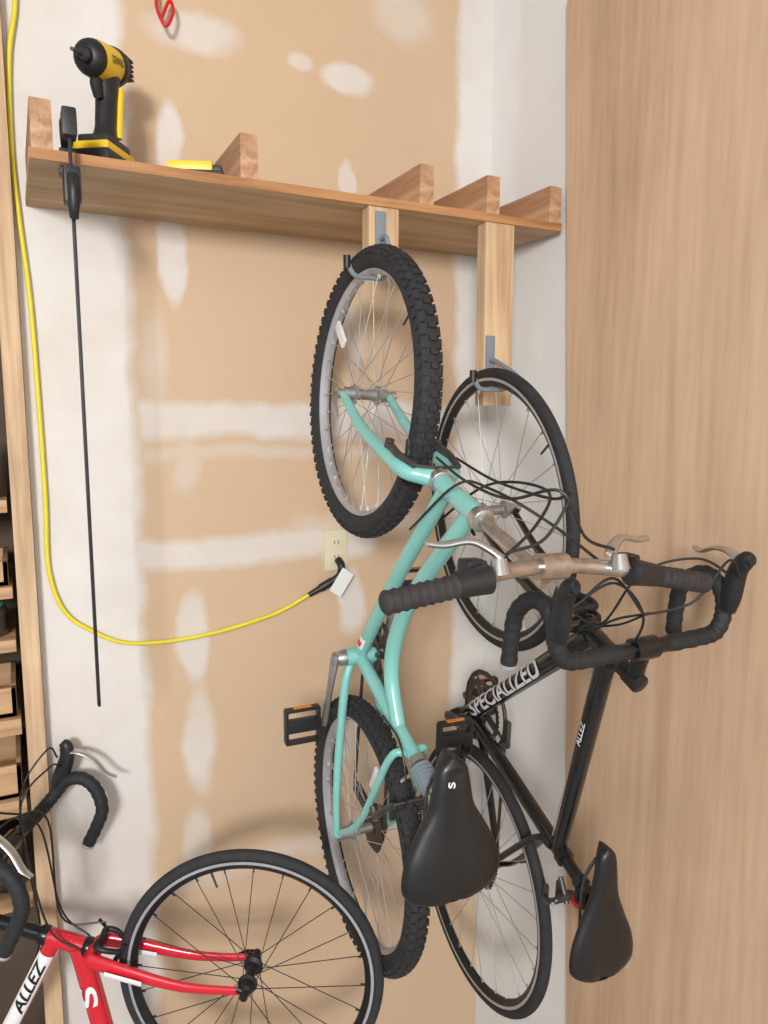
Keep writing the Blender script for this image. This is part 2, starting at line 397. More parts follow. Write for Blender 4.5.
def drop_bar(root,bc,T,halfw=0.2,reach=0.085,drop=0.13,bare=0.05,mlever=None):
    bc=V(bc); b=MB()
    b.tube([bc+V((0,-bare-0.01,0)),bc+V((0,bare+0.01,0))],0.0145,18)
    hb=b.finish('handlebar',M['satin'],root,T)
    for sg in(1,-1):
        w=halfw
        path=[(0,sg*bare,0),(0,sg*(w-0.055),0),(0.006,sg*(w-0.02),0),(0.035,sg*(w-0.002),-0.002),(reach*0.85,sg*w,-0.008),(reach+0.012,sg*(w+0.001),-0.038),(reach+0.006,sg*(w+0.003),-0.078),(reach-0.03,sg*(w+0.005),-drop+0.012),(reach-0.08,sg*(w+0.007),-drop),(reach-0.135,sg*(w+0.009),-drop-0.006)]
        b=MB(); pp=spline([bc+V(p) for p in path],7)
        rr=[0.0155+0.0009*((i%3)-1) for i in range(len(pp))]
        b.tube(pp,rr,14)
        b.finish('bar_tape',M['tape'],hb,T,angle=60)
        b=MB(); e=pp[-1]; dd=(pp[-1]-pp[-2]).normalized(); b.lathe(e,dd,[(0.012,-0.004),(0.0165,0.0),(0.0165,0.004),(0.008,0.008)],16)
        b.finish('bar_plug',M['rimsilver'],hb,T)
        b=MB()
        b.tube(spline([bc+V(p) for p in [(reach*0.55,sg*(w-0.001),0.004),(reach*0.95,sg*w,0.012),(reach+0.04,sg*w,0.022),(reach+0.062,sg*w,0.038),(reach+0.066,sg*w,0.052)]],6),[0.017,0.020,0.019,0.017,0.016,0.010],14,flat=(1.0,0.85))
        hood=b.finish('brake_hood',M['blackp'],hb,T,angle=60)
        b=MB()
        b.tube(spline([bc+V(p) for p in [(reach+0.052,sg*w,0.03),(reach+0.068,sg*(w+0.003),0.0),(reach+0.066,sg*(w+0.008),-0.04),(reach+0.05,sg*(w+0.014),-0.08),(reach+0.052,sg*(w+0.02),-0.105)]],6),[0.011,0.010,0.009,0.0085,0.006],12,flat=(0.5,1.1),up=(1,0,0))
        b.finish('brake_lever',mlever or M['chrome'],hood,T,angle=60)
    return hb
def cable(root,pts,r=0.0024,T=None,m=None):
    b=MB(); b.tube(spline(pts,8),r,8); return b.finish('cable',m or M['blackp'],root,T)

def axis_fn(wb,ha,off):
    ca=math.cos(math.radians(ha)); sa=math.sin(math.radians(ha))
    base=V((wb-off*sa,0,-off*ca)); d=V((-ca,0,sa))
    def ax(u): return base+d*((u-base.z)/d.z)
    return ax,d
def steerT(ax,d,deg):
    p=ax(0.3); return Matrix.Translation(p)@Matrix.Rotation(math.radians(deg),4,d)@Matrix.Translation(-p)
def placed(O,phi,tau):
    s,c=math.sin(math.radians(phi)),math.cos(math.radians(phi))
    Uh=V((-s,-c,0)); Z=V((0,0,1)); st,ct=math.sin(math.radians(tau)),math.cos(math.radians(tau))
    U=Uh*ct-Z*st; F=Z*ct+Uh*st; L=U.cross(F)
    m=Matrix.Identity(4)
    for i in range(3): m[i][0]=F[i];m[i][1]=L[i];m[i][2]=U[i];m[i][3]=O[i]
    return m

# ================================================================ road bicycle generator
def road_bike(mw,label,steer,paint,wb=0.96,ha=72,crank=90,seat_u=0.52,stemlen=0.095,stem_u=0.545,halfw=0.2,barrise=0.02,group=None,R=0.335,ht=0.495,stl=0.47,seat_f=0.012):
    isb=paint is M['blackpaint']
    root=empty('bicycle',mw,label,'bicycle',group)
    ax,d=axis_fn(wb,ha,0.045); T=steerT(ax,d,steer); cu_=R+0.022
    bb=V((0.41,0,-0.07)); sd=V((-0.292,0,0.956)); st=bb+sd*stl; HB=ax(cu_+0.018); HT=ax(ht)
    sl=(st-bb).length
    segs=[([HB,HT],0.0195),([ax(cu_+0.036),bb],[0.0235,0.0245,0.022]),([ax(ht-0.02),bb+sd*(sl-0.025)],[0.0195,0.018,0.0165]),([bb-sd*0.02,st],0.0165),([bb+V((0,-0.036,0)),bb+V((0,0.036,0))],0.021)]
    for sg in(-1,1):
        segs.append((spline([bb+V((-0.015,sg*0.02,0)),bb+V((-0.08,sg*0.034,0.012)),V((0.12,sg*0.055,-0.018)),V((0,sg*0.066,0))],6),[0.012,0.011,0.0095,0.0075]))
        segs.append((spline([bb+sd*(sl-0.035)+V((0,sg*0.012,0)),bb+sd*(sl-0.09)+V((-0.03,sg*0.024,0)),V((0.08,sg*0.055,0.10)),V((0,sg*0.066,0))],6),[0.009,0.008,0.0075,0.007]))
        segs.append(([V((0.012,sg*0.066,0.014)),V((0,sg*0.066,0)),V((0.01,sg*0.066,-0.022))],[0.010,0.012,0.006]))
    fr=tubing(root,segs,paint)
    b=MB(); b.lathe(HB,d,[(0.02,-0.012),(0.022,-0.006),(0.022,0.004),(0.02,0.008)],20); b.finish('headset_cup',M['satin'],root)
    b=MB(); b.lathe(HT,d,[(0.02,-0.006),(0.022,0.0),(0.021,0.012),(0.016,0.016),(0.016,0.05)],20); b.finish('headset_cup',M['satin'],root)
    b=MB(); b.lathe(st,sd,[(0.018,-0.016),(0.0205,-0.012),(0.0205,0.004),(0.016,0.006)],20); b.finish('seat_clamp',M['satin'],root)
    b=MB(); cr=ax(cu_)
    b.tube([cr+V((0,-0.036,-0.004)),cr+V((0,0,0.006)),cr+V((0,0.036,-0.004))],[0.014,0.019,0.014],16)
    for sg in(-1,1):
        b.tube(spline([cr+V((0,sg*0.034,0)),ax(0.25)+V((0.004,sg*0.042,0)),ax(0.12)+V((0.012,sg*0.048,0)),V((wb,sg*0.051,0))],6),[0.0145,0.0135,0.011,0.0085,0.007],14,flat=(1.25,0.8),up=(1,0,0.3))
    fk=b.finish('fork',paint,root,T,angle=60)
    b=MB()
    b.cyl((wb,-0.072,0),(wb,0.07,0),0.005,seg=10); b.tube([V((wb,0.07,0)),V((wb-0.02,0.078,0.02)),V((wb-0.045,0.072,0.04))],[0.006,0.005,0.004],8)
    for sg in(-1,1): b.tube([V((wb-0.004,sg*0.051,0.02)),V((wb,sg*0.051,-0.01))],[0.008,0.009],10)
    b.finish('quick_release',M['satin'],fk,T)
    spk=M['spoke'] if isb else M['spokeblack']; hm=M['alloy'] if isb else M['darksteel']
    fw=wheel('front_wheel',root,(wb,0,0),R,0.026,0.022,0.022,T,M['rimblack'],spk,24,mt_hub=hm)
    rw=wheel('rear_wheel',root,(0,0,0),R,0.026,0.022,0.022,None,M['rimblack'],spk,28,hubw=0.055,flange=0.024,mt_hub=hm)
    for w_,c_,T_ in((fw,V((wb,0,0)),T),(rw,V((0,0,0)),None)):
        ro=R-0.026*0.8
        for sg in(-1,1):
            b=MB()
            b.lathe(c_,(0,1,0),[(ro-0.0015,sg*0.0112),(ro-0.0015,sg*0.0116),(ro-0.008,sg*0.0116),(ro-0.008,sg*0.0112)],96,closed=True)
            b.finish('brake_track',M['rimsilver'],w_,T_,angle=25)
    s0=ax(stem_u); bc=s0+V((stemlen,0,barrise))
    b=MB(); b.tube([HT,s0],0.0145,16); b.lathe(s0-d*0.018,d,[(0.014,0),(0.0185,0.002),(0.0185,0.034),(0.014,0.037)],18); b.tube([s0,s0.lerp(bc,0.5),bc],[0.016,0.0145,0.0165],16)
    b.tube([bc+V((0,-0.024,0)),bc+V((0,0.024,0))],0.021,18)
    stem=b.finish('stem',M['satin'],root,T,angle=50)
    hb=drop_bar(root,bc,T,halfw)
    b=MB(); sp=bb+sd*((seat_u-bb.z)/sd.z); b.cyl(st-sd*0.02,sp,0.0135,seg=18); b.box(sp+V((0,0,0.006)),(0.04,0.045,0.018),None,0.004)
    b.finish('seat_post',M['satin'],root)
    sc=sp+V((seat_f,0,0.062))
    sad=saddle(root,sc,[(-0.135,0.02,0.0),(-0.13,0.05,0.003),(-0.105,0.074,0.006),(-0.06,0.072,0.002),(-0.01,0.052,-0.003),(0.04,0.032,-0.005),(0.09,0.024,-0.006),(0.125,0.019,-0.010),(0.14,0.006,-0.016)],0.048)
    crankset(root,bb,math.radians(crank),[(0.103,-0.045,50),(0.078,-0.038,39)],0.17,M['satin'] if isb else M['alloy'],M['steel'])
    chain_and_cassette(root,bb,0.103,-0.045,[0.05,0.045,0.04,0.036,0.032,0.028,0.024])
    road_caliper(root,ax(cu_-0.006)+V((0.012,0,0)),-d,(1,0,0.3),T,M['darksteel'])
    road_caliper(root,(bb.x-0.20,0,0.36),(-0.55,0,-0.83),(-0.8,0,0.5),None,M['steel'])
    for sg in(1,-1):
        hp=bc+V((0.11,sg*(halfw-0.004),0.03))
        cable(root,[hp+V((0.01,-sg*0.01,0.01)),hp+V((0.05,-sg*0.06,0.03)),bc+V((0.09,sg*0.05,0.05)),bc+V((0.05,-sg*0.03,-0.03)),ax(0.44)+V((0.05,-sg*0.03,0)),ax(cu_+0.036)+V((0.01,-sg*0.024,-0.01))],0.0023,T)
    cable(root,[bc+V((0.11,-halfw+0.004,0.02)),bc+V((0.15,-halfw*0.6,-0.0)),bc+V((0.12,-0.03,-0.05)),ax(0.40)+V((0.04,0.01,0.03)),ax(cu_+0.012)+V((0.04,0.04,0.0))],0.0023,T)
    cable(root,[bc+V((0.10,halfw-0.004,0.02)),bc+V((0.14,halfw*0.5,0.03)),bc+V((0.06,0.02,0.02)),HT+V((-0.01,0.03,0.03)),HT+V((-0.10,0.028,-0.01))],0.0023,T)
    return root,dict(bb=bb,sd=sd,st=st,sl=sl,HB=HB,HT=HT,ax=ax,d=d,T=T,bc=bc,sc=sc,frame=fr,fork=fk,front=fw,rear=rw,sad=sad,wb=wb,sp=sp,stem=stem,dt=ax(cu_+0.036),tt=ax(ht-0.02),R=R)

# ---- black road bike
BMW=placed(V((-0.310,-0.445,1.2155)),4.5,3.5)
root,K=road_bike(BMW,'black road bicycle hanging vertically by its front wheel beside plywood',3,M['blackpaint'],crank=78,seat_u=0.445,stem_u=0.515,stemlen=0.066,halfw=0.182,ht=0.462,stl=0.45,R=0.334,seat_f=-0.008,group='hanging bicycles')
A=K['dt']; bb=K['bb']; t=(A-bb).normalized()
text_on_tube('SPECIALIZED',bb+t*0.05,t,(0,1,0),0.0242,0.36,0.042,M['silverdecal'],'lettering',K['frame'],label='silver block lettering')
ta=K['tt']; tb=bb+K['sd']*(K['sl']-0.025); t2=(ta-tb).normalized()
b=MB(); band(b,tb+t2*0.02,tb+t2*0.45,0.0205,0.9,1.25,(0,1,0)); b.finish('stripe',M['white'],K['frame'],label='thin white stripe')
b=MB(); band(b,tb+t2*0.03,tb+t2*0.40,0.0205,0.45,0.6,(0,1,0)); b.finish('stripe',M['reddecal'],K['frame'],label='thin red stripe')
text_on_tube('ALLEZ',tb+t2*0.28,t2,(0,1,0),0.0192,0.055,0.013,M['silverdecal'],'lettering',K['frame'],label='small silver lettering')
b=MB(); p=K['sp']+K['sd']*-0.03; b.lathe(p,K['sd'],[(0.0145,-0.008),(0.017,-0.008),(0.017,0.008),(0.0145,0.008)],18); b.box(p+V((-0.03,0,0)),(0.03,0.02,0.012),None,0.002); rb=b.finish('reflector_bracket',M['blackp'],root)
b=MB(); b.lathe(p+V((-0.046,0,0)),(1,0,0),[(0.001,-0.008),(0.014,-0.006),(0.017,0.0),(0.017,0.006),(0.001,0.007)],20); b.finish('reflector',M['redrefl'],rb)

# ---- red road bike, standing on its rear wheel
RMW=placed(V((-1.398,-0.186,0.304)),119.4,-33)
root2,K2=road_bike(RMW,'red road bicycle reared up on its back wheel, fork toward wall',0,M['red'],wb=1.005,ha=72,crank=0,stem_u=0.595,stemlen=0.20,seat_u=0.56,halfw=0.182,R=0.302,ht=0.435,stl=0.48)
ta=K2['tt']; tb=K2['bb']+K2['sd']*(K2['sl']-0.025); t2=(ta-tb).normalized()
b=MB(); band(b,ta-t2*0.25,ta-t2*0.035,0.0205,-1.0,1.0,(0,-1,0),14); b.finish('decal_panel',M['white'],K2['frame'],label='white decal panel')
text_on_tube('ALLEZ',ta-t2*0.20,t2,(0,-1,0),0.021,0.15,0.027,M['blackdecal'],'lettering',K2['frame'],label='black italic lettering',shear=0.25)
A=K2['dt']; t=(A-K2['bb']).normalized()
text_on_tube('S',A-t*0.14,t,(0,-1,0),0.0248,0.05,0.04,M['white'],'emblem',K2['frame'],label='white curved emblem')
b=MB(); band(b,A-t*0.25,A-t*0.20,0.0248,-0.9,0.9,(0,-1,0)); b.finish('decal_panel',M['white'],K2['frame'])
for sg in(-1,1):
    b=MB(); q0=K2['ax'](0.28)+V((0,sg*0.040,0)); q1=K2['ax'](0.20)+V((0.006,sg*0.045,0))
    band(b,q0,q1,0.0185,-1.0,0.2,(0,-1,0)); b.finish('decal_panel',M['white'],K2['fork'])

# ================================================================ teal mountain bike
TM=placed(V((-0.620,-0.415,1.398)),2.8,1)
troot=empty('bicycle',TM,'teal mountain bicycle with knobby tires hanging by its front wheel','bicycle','hanging bicycles')
wb=1.046; R=0.316; ax,d=axis_fn(wb,71.5,0.035); T=steerT(ax,d,-3)
bb=V((0.43,0,-0.03)); sd=V((-0.36,0,0.933)); st=bb+sd*0.345; HB=ax(0.365); HT=ax(0.50)
segs=[([HB,HT],0.018),
      (spline([ax(0.39),ax(0.39).lerp(bb,0.35)+V((0.0,0,-0.012)),ax(0.39).lerp(bb,0.7)+V((0.0,0,-0.01)),bb],6),0.0165),
      (spline([ax(0.48),V((0.68,0,0.29)),V((0.56,0,0.19)),V((0.45,0,0.155)),bb+sd*0.24],7),[0.0165,0.0175,0.0165]),
      ([bb-sd*0.02,st],0.0155),([bb+V((0,-0.036,0)),bb+V((0,0.036,0))],0.021)]
for sg in(-1,1):
    segs.append((spline([bb+V((-0.01,sg*0.022,0)),bb+V((-0.08,sg*0.042,0.008)),V((0.13,sg*0.066,-0.008)),V((0,sg*0.07,0))],6),[0.0115,0.011,0.0095,0.008]))
    segs.append((spline([bb+sd*0.31+V((0,sg*0.012,0)),bb+sd*0.285+V((-0.03,sg*0.040,0)),V((0.10,sg*0.058,0.12)),V((0,sg*0.07,0))],6),[0.009,0.0085,0.008,0.0075]))
    segs.append(([V((0.012,sg*0.07,0.014)),V((0,sg*0.07,0)),V((0.01,sg*0.07,-0.022))],[0.010,0.013,0.007]))
tf=tubing(troot,segs,M['teal'])
b=MB(); b.lathe(HB,d,[(0.018,-0.014),(0.022,-0.012),(0.022,0.004),(0.019,0.006)],20); b.finish('headset_cup',M['chrome'],troot)
b=MB(); b.lathe(HT,d,[(0.019,-0.005),(0.0215,0.0),(0.021,0.016),(0.015,0.02)],20); b.finish('headset_cup',M['chrome'],troot)
b=MB(); b.lathe(st,sd,[(0.017,-0.014),(0.0195,-0.012),(0.0195,0.004),(0.016,0.006)],20); b.cyl(st+V((-0.01,0.0,0)),st+V((-0.03,0.04,0)),0.004,seg=8); b.finish('seat_clamp',M['chrome'],troot)
b=MB()
for sg in(-1,1):
    b.tube(spline([ax(0.352),ax(0.338)+V((0,sg*0.026,0)),ax(0.312)+V((0,sg*0.052,0)),ax(0.22)+V((0,sg*0.056,0)),ax(0.11)+V((0.006,sg*0.056,0)),V((wb,sg*0.055,0))],6),[0.018,0.0165,0.0155,0.0145,0.012,0.009],16)
b.cyl(ax(0.345),ax(0.375),0.0165,seg=16)
tfk=b.finish('fork',M['teal'],troot,T,angle=60)
b=MB(); b.cyl((wb,-0.075,0),(wb,0.075,0),0.006,seg=10)
for sg in(-1,1): b.lathe(V((wb,sg*0.066,0)),(0,1,0),[(0.005,-0.006),(0.011,-0.005),(0.011,0.005),(0.005,0.006)],12)
b.tube([V((wb,0.07,0)),V((wb-0.02,0.082,0.015)),V((wb-0.05,0.078,0.03))],[0.007,0.006,0.004],8)
b.finish('quick_release',M['chrome'],tfk,T)
fw=wheel('front_wheel',troot,(wb,0,0),R,0.05,0.026,0.016,T,M['rimsilver'],M['spoke'],36,knobby=True)
rw=wheel('rear_wheel',troot,(0,0,0),R,0.05,0.026,0.016,None,M['rimsilver'],M['spoke'],36,knobby=True,hubw=0.058)
for w_,c_,T_,th in((fw,V((wb,0,0)),T,-0.78),(rw,V((0,0,0)),None,0.5)):
    b=MB(); p=c_+V((math.cos(th)*0.2,0.012,math.sin(th)*0.2)); Rm=Matrix.Rotation(-th,3,'Y')
    b.box(p,(0.07,0.008,0.025),Rm,0.003); b.finish('spoke_reflector',M['clear'],w_,T_,label='clear spoke reflector')
def vbrake(pf,axd,outd,T_,nm='brake_caliper'):
    b=MB()
    for sg in(-1,1):
        p0=pf+V((0,sg*0.052,0))+outd*0.02
        b.tube([p0,p0+axd*0.05+V((0,sg*0.004,0)),p0+axd*0.105+V((0,-sg*0.006,0))],[0.009,0.0075,0.006],10)
        b.cyl(p0-outd*0.02,p0+outd*0.01,0.009,seg=12)
        b.box(p0+axd*0.03+V((0,-sg*0.03,0))-outd*0.006,(0.055,0.012,0.012),None,0.003)
    b.tube(spline([pf+axd*0.105+outd*0.02+V((0,-0.046,0)),pf+axd*0.112+outd*0.02+V((0,0,0)),pf+axd*0.105+outd*0.02+V((0,0.046,0))],4),0.003,8)
    return b.finish(nm,M['steel'],troot,T_)
vbrake(ax(0.24),d,V((d.z,0,-d.x)),T)
vbrake(V((0.165,0,0.18)),V((0.64,0,0.77)),V((-0.77,0,0.64)),None)
b=MB(); s1=ax(0.680); bc=s1+V((0.018,0,0.02))
b.tube([HT-d*0.01,s1-d*0.02,s1],[0.0115,0.0115,0.014],16); b.tube([s1-d*0.03,s1+d*0.012],0.0165,16); b.tube([s1,bc],[0.015,0.0135],14); b.tube([bc+V((0,-0.024,0)),bc+V((0,0.024,0))],0.019,18)
tst=b.finish('stem',M['rustychrome'],troot,T,angle=50)
half=0.272
bp=[(0,-half,0.03),(0,-0.17,0.028),(0,-0.07,0.004),(0,0,0),(0,0.07,0.004),(0,0.17,0.028),(0,half,0.03)]
bp=[bc+V((-(abs(y)/half)**2*0.03,y,z)) for _,y,z in bp]
b=MB(); b.tube(spline(bp,6),0.0115,16); thb=b.finish('handlebar',M['rustychrome'],troot,T,angle=60)
for sg in(-1,1):
    e=bc+V((-0.03,sg*half,0.03)); i0=bc+V((-0.014,sg*0.17,0.028))
    dd=(e-i0).normalized(); b=MB(); N=28
    pts=[e-dd*0.10+dd*(0.105*k/N) for k in range(N+1)]
    b.tube(pts,[0.0155+0.0012*math.cos(k*1.9) for k in range(N)]+[0.012],16); b.finish('grip',M['grip'],thb,T,angle=60)
    b=MB(); b.tube([e-dd*0.155,e-dd*0.15,e-dd*0.13,e-dd*0.10],[0.014,0.021,0.019,0.017],18)
    b.box(e-dd*0.14+V((0.008,0,-0.024)),(0.032,0.032,0.03),None,0.006)
    b.finish('shifter',M['blackp'],thb,T,angle=50)
    b=MB(); l0=e-dd*0.17
    b.tube([l0+V((0,0,0.0)),l0+V((0.022,0,-0.006))],[0.016,0.011],12)
    b.tube(spline([l0+V((0.02,-sg*0.01,-0.012)),l0+V((0.032,sg*0.005,-0.024)),l0+V((0.042,sg*0.03,-0.034)),l0+V((0.036,sg*0.065,-0.042)),l0+V((0.038,sg*0.09,-0.046))],5),[0.009,0.008,0.007,0.0065,0.006],10,flat=(0.7,1.1),up=(1,0,0))
    b.finish('brake_lever',M['chrome'],thb,T,angle=60)
    cable(troot,[l0+V((0.03,-sg*0.012,-0.004)),l0+V((0.05,-sg*0.07,0.0)),bc+V((0.11,-sg*0.01,0.02)),bc+V((0.09,-sg*0.04,-0.06)),ax(0.5)+V((0.06,-sg*0.03,0)),ax(0.38)+V((0.05,-sg*0.02,0))],0.0024,T)
    cable(troot,[l0+V((0.0,-sg*0.002,-0.03)),l0+V((0.06,-sg*0.09,-0.05)),bc+V((0.10,-sg*0.05,-0.09)),HT+V((0.05,-sg*0.03,-0.03)),ax(0.39).lerp(bb,0.2)+V((0,-sg*0.022,-0.01))],0.0024,T)
b=MB(); sp=bb+sd*0.44; b.cyl(st-sd*0.02,sp,0.0125,seg=16); b.box(sp+V((0,0,0.004)),(0.04,0.045,0.016),None,0.004); tsp=b.finish('seat_post',M['chrome'],troot)
b=MB(); N=22; b.tube([st+sd*(0.012+0.055*k/N) for k in range(N+1)],[0.019+(0.004 if k%4<2 else -0.001) for k in range(N+1)],18); b.finish('rubber_boot',M['hookgrey'],tsp,angle=60)
sc=sp+V((-0.030,0,0.075))
tsad=saddle(troot,sc,[(-0.135,0.03,-0.006),(-0.13,0.075,0.0),(-0.10,0.102,0.006),(-0.05,0.098,0.004),(0.0,0.074,-0.002),(0.045,0.048,-0.005),(0.09,0.038,-0.006),(0.125,0.030,-0.010),(0.145,0.008,-0.018)],0.07,label='wide padded black saddle')
text_on_tube('S',sc+V((0.095,0.012,-0.004)),(1,0,0),(0,0.35,1),0,0.012,0.013,M['white'],'emblem',tsad,label='small white curved emblem')
crankset(troot,bb,math.radians(192),[(0.085,-0.048,42),(0.066,-0.041,32),(0.045,-0.034,22)],0.17,M['alloy'],M['steel'])
chain_and_cassette(troot,bb,0.085,-0.048,[0.058,0.052,0.046,0.04,0.034,0.028,0.024])
A=ax(0.39); t=(A-bb).normalized()
b=MB(); band(b,bb+t*0.05-V((0,0,0.004)),bb+t*0.09-V((0,0,0.006)),0.0178,-0.9,0.9,(0,1,0)); b.finish('decal',M['white'],tf,label='small white sticker')
b=MB(); band(b,bb+t*0.055-V((0,0,0.004)),bb+t*0.075-V((0,0,0.005)),0.0183,-0.5,0.5,(0,1,0)); b.finish('decal',M['reddecal'],tf,label='small red sticker')
cable(troot,[bb+sd*0.20+V((0.0,0.02,0)),bb+sd*0.3+V((0.02,0.03,0.02)),V((0.24,0.03,0.30)),V((0.20,0.03,0.27))],0.0022)

# ================================================================ room shell
def mudwall(name,base,mud,shapes,horiz):
    m=bpy.data.materials.new(name); m.use_nodes=True; nt=m.node_tree; bs=nt.nodes['Principled BSDF']; bs.inputs['Roughness'].default_value=0.85
    L=nt.links.new; nn=nt.nodes.new
    tc=nn('ShaderNodeTexCoord'); no=nn('ShaderNodeTexNoise'); no.inputs['Scale'].default_value=5; no.inputs['Detail'].default_value=7; no.inputs['Roughness'].default_value=0.6
    L(tc.outputs['Object'],no.inputs['Vector'])
    sb=nn('ShaderNodeVectorMath'); sb.operation='SUBTRACT'; sb.inputs[1].default_value=(0.5,0.5,0.5); L(no.outputs['Color'],sb.inputs[0])
    sc_=nn('ShaderNodeVectorMath'); sc_.operation='MULTIPLY_ADD'; sc_.inputs[1].default_value=(0.09,0.09,0.09); L(sb.outputs[0],sc_.inputs[0]); L(tc.outputs['Object'],sc_.inputs[2])
    sep=nn('ShaderNodeSeparateXYZ'); L(sc_.outputs[0],sep.inputs[0])
    H=sep.outputs[horiz]; Z=sep.outputs['Z']
    total=None
    for (kind,cx,cz,rx,rz,soft,op) in shapes:
        def scaled(src,c,r):
            a=nn('ShaderNodeMath'); a.operation='SUBTRACT'; a.inputs[1].default_value=c; L(src,a.inputs[0])
            d_=nn('ShaderNodeMath'); d_.operation='DIVIDE'; d_.inputs[1].default_value=r; L(a.outputs[0],d_.inputs[0]); 
            e=nn('ShaderNodeMath'); e.operation='ABSOLUTE'; L(d_.outputs[0],e.inputs[0]); return e.outputs[0]
        hx=scaled(H,cx,rx); hz=scaled(Z,cz,rz)
        if kind=='e':
            p1=nn('ShaderNodeMath'); p1.operation='POWER'; p1.inputs[1].default_value=2; L(hx,p1.inputs[0])
            p2=nn('ShaderNodeMath'); p2.operation='POWER'; p2.inputs[1].default_value=2; L(hz,p2.inputs[0])
            ad=nn('ShaderNodeMath'); ad.operation='ADD'; L(p1.outputs[0],ad.inputs[0]); L(p2.outputs[0],ad.inputs[1])
            dd_=nn('ShaderNodeMath'); dd_.operation='SQRT'; L(ad.outputs[0],dd_.inputs[0]); dist=dd_.outputs[0]
            lo,hi=1-soft,1+soft*0.5
            mr=nn('ShaderNodeMapRange'); mr.inputs['From Min'].default_value=lo; mr.inputs['From Max'].default_value=hi; mr.inputs['To Min'].default_value=op; mr.inputs['To Max'].default_value=0; L(dist,mr.inputs['Value']); out=mr.outputs[0]
        else:
            outs=[]
            for s_,r_ in((hx,rx),(hz,rz)):
                mr=nn('ShaderNodeMapRange'); mr.inputs['From Min'].default_value=1-soft/r_; mr.inputs['From Max'].default_value=1+soft/r_; mr.inputs['To Min'].default_value=1; mr.inputs['To Max'].default_value=0; L(s_,mr.inputs['Value']); outs.append(mr.outputs[0])
            mu=nn('ShaderNodeMath'); mu.operation='MULTIPLY'; L(outs[0],mu.inputs[0]); L(outs[1],mu.inputs[1])
            mo=nn('ShaderNodeMath'); mo.operation='MULTIPLY'; mo.inputs[1].default_value=op; L(mu.outputs[0],mo.inputs[0]); out=mo.outputs[0]
        if total is None: total=out
        else:
            mx=nn('ShaderNodeMath'); mx.operation='MAXIMUM'; L(total,mx.inputs[0]); L(out,mx.inputs[1]); total=mx.outputs[0]
    n2=nn('ShaderNodeTexNoise'); n2.inputs['Scale'].default_value=2.6; n2.inputs['Detail'].default_value=8; n2.inputs['Roughness'].default_value=0.65; L(tc.outputs['Object'],n2.inputs['Vector'])
    mr=nn('ShaderNodeMapRange'); mr.inputs['From Min'].default_value=0.35; mr.inputs['From Max'].default_value=0.65; mr.inputs['To Min'].default_value=0.66; mr.inputs['To Max'].default_value=1.0; L(n2.outputs['Fac'],mr.inputs['Value'])
    mt=nn('ShaderNodeMath'); mt.operation='MULTIPLY'; L(total,mt.inputs[0]); L(mr.outputs[0],mt.inputs[1])
    r1=nn('ShaderNodeMix'); r1.data_type='RGBA'; r1.inputs['A'].default_value=tuple(c*0.90 for c in base[:3])+(1,); r1.inputs['B'].default_value=tuple(min(1,c*1.08) for c in base[:3])+(1,); L(n2.outputs['Fac'],r1.inputs['Factor'])
    n3=nn('ShaderNodeTexNoise'); n3.inputs['Scale'].default_value=7; n3.inputs['Detail'].default_value=8; L(tc.outputs['Object'],n3.inputs['Vector'])
    r2=nn('ShaderNodeMix'); r2.data_type='RGBA'; r2.inputs['A'].default_value=tuple(c*0.88 for c in mud[:3])+(1,); r2.inputs['B'].default_value=tuple(min(1,c*1.06) for c in mud[:3])+(1,); L(n3.outputs['Fac'],r2.inputs['Factor'])
    mx=nn('ShaderNodeMix'); mx.data_type='RGBA'; L(mt.outputs[0],mx.inputs['Factor']); L(r1.outputs['Result'],mx.inputs['A']); L(r2.outputs['Result'],mx.inputs['B'])
    L(mx.outputs['Result'],bs.inputs['Base Color'])
    bp=nn('ShaderNodeBump'); bp.inputs['Strength'].default_value=0.2; bp.inputs['Distance'].default_value=0.003
    ad=nn('ShaderNodeMath'); ad.operation='MULTIPLY_ADD'; ad.inputs[1].default_value=0.3; L(n3.outputs['Fac'],ad.inputs[0]); L(mt.outputs[0],ad.inputs[2]); L(ad.outputs[0],bp.inputs['Height']); L(bp.outputs[0],bs.inputs['Normal'])
    return m
TAN=rgb(202,174,144); MUD=rgb(221,219,216)
S=[('r',-1.40,2.2,0.345,1.5,0.016,0.97),
   ('r',-0.03,2.33,0.085,1.47,0.014,0.97),
   ('r',-0.55,2.385,0.50,0.045,0.014,0.8),('r',-0.55,2.30,0.50,0.016,0.01,0.35),
   ('r',-0.75,2.035,0.36,0.040,0.015,0.8),('r',-0.35,2.08,0.3,0.03,0.02,0.4),
   ('e',-0.48,3.287,0.085,0.045,0.22,0.85),('e',-0.61,3.31,0.03,0.03,0.3,0.6),('e',-0.95,3.078,0.034,0.085,0.25,0.85),('e',-0.95,2.78,0.036,0.125,0.2,0.8),
   ('e',-0.88,3.33,0.12,0.05,0.35,0.65),('e',-0.47,3.03,0.03,0.06,0.25,0.65),('e',-0.93,1.80,0.045,0.13,0.25,0.8),('e',-0.92,1.52,0.04,0.16,0.35,0.7),
   ('e',-0.46,1.86,0.045,0.11,0.25,0.8),('e',-0.5,1.45,0.05,0.12,0.4,0.6),('e',-0.94,1.22,0.04,0.1,0.3,0.6),('e',-1.0,2.53,0.04,0.1,0.5,0.4),('e',-0.45,2.62,0.035,0.09,0.4,0.5),
   ('e',-0.93,2.27,0.04,0.08,0.4,0.4),('r',-0.55,1.12,0.5,0.03,0.02,0.4),('e',-0.3,3.5,0.1,0.08,0.4,0.4)]
def quadwall(name,x0,x1,y0,y1,z0,z1,m):
    b=MB(); b.box(((x0+x1)/2,(y0+y1)/2,(z0+z1)/2),(x1-x0,y1-y0,z1-z0)); return struct(b.finish(name,m,angle=20))
M['backwall']=mudwall('drywall_back',TAN,MUD,S,'X')
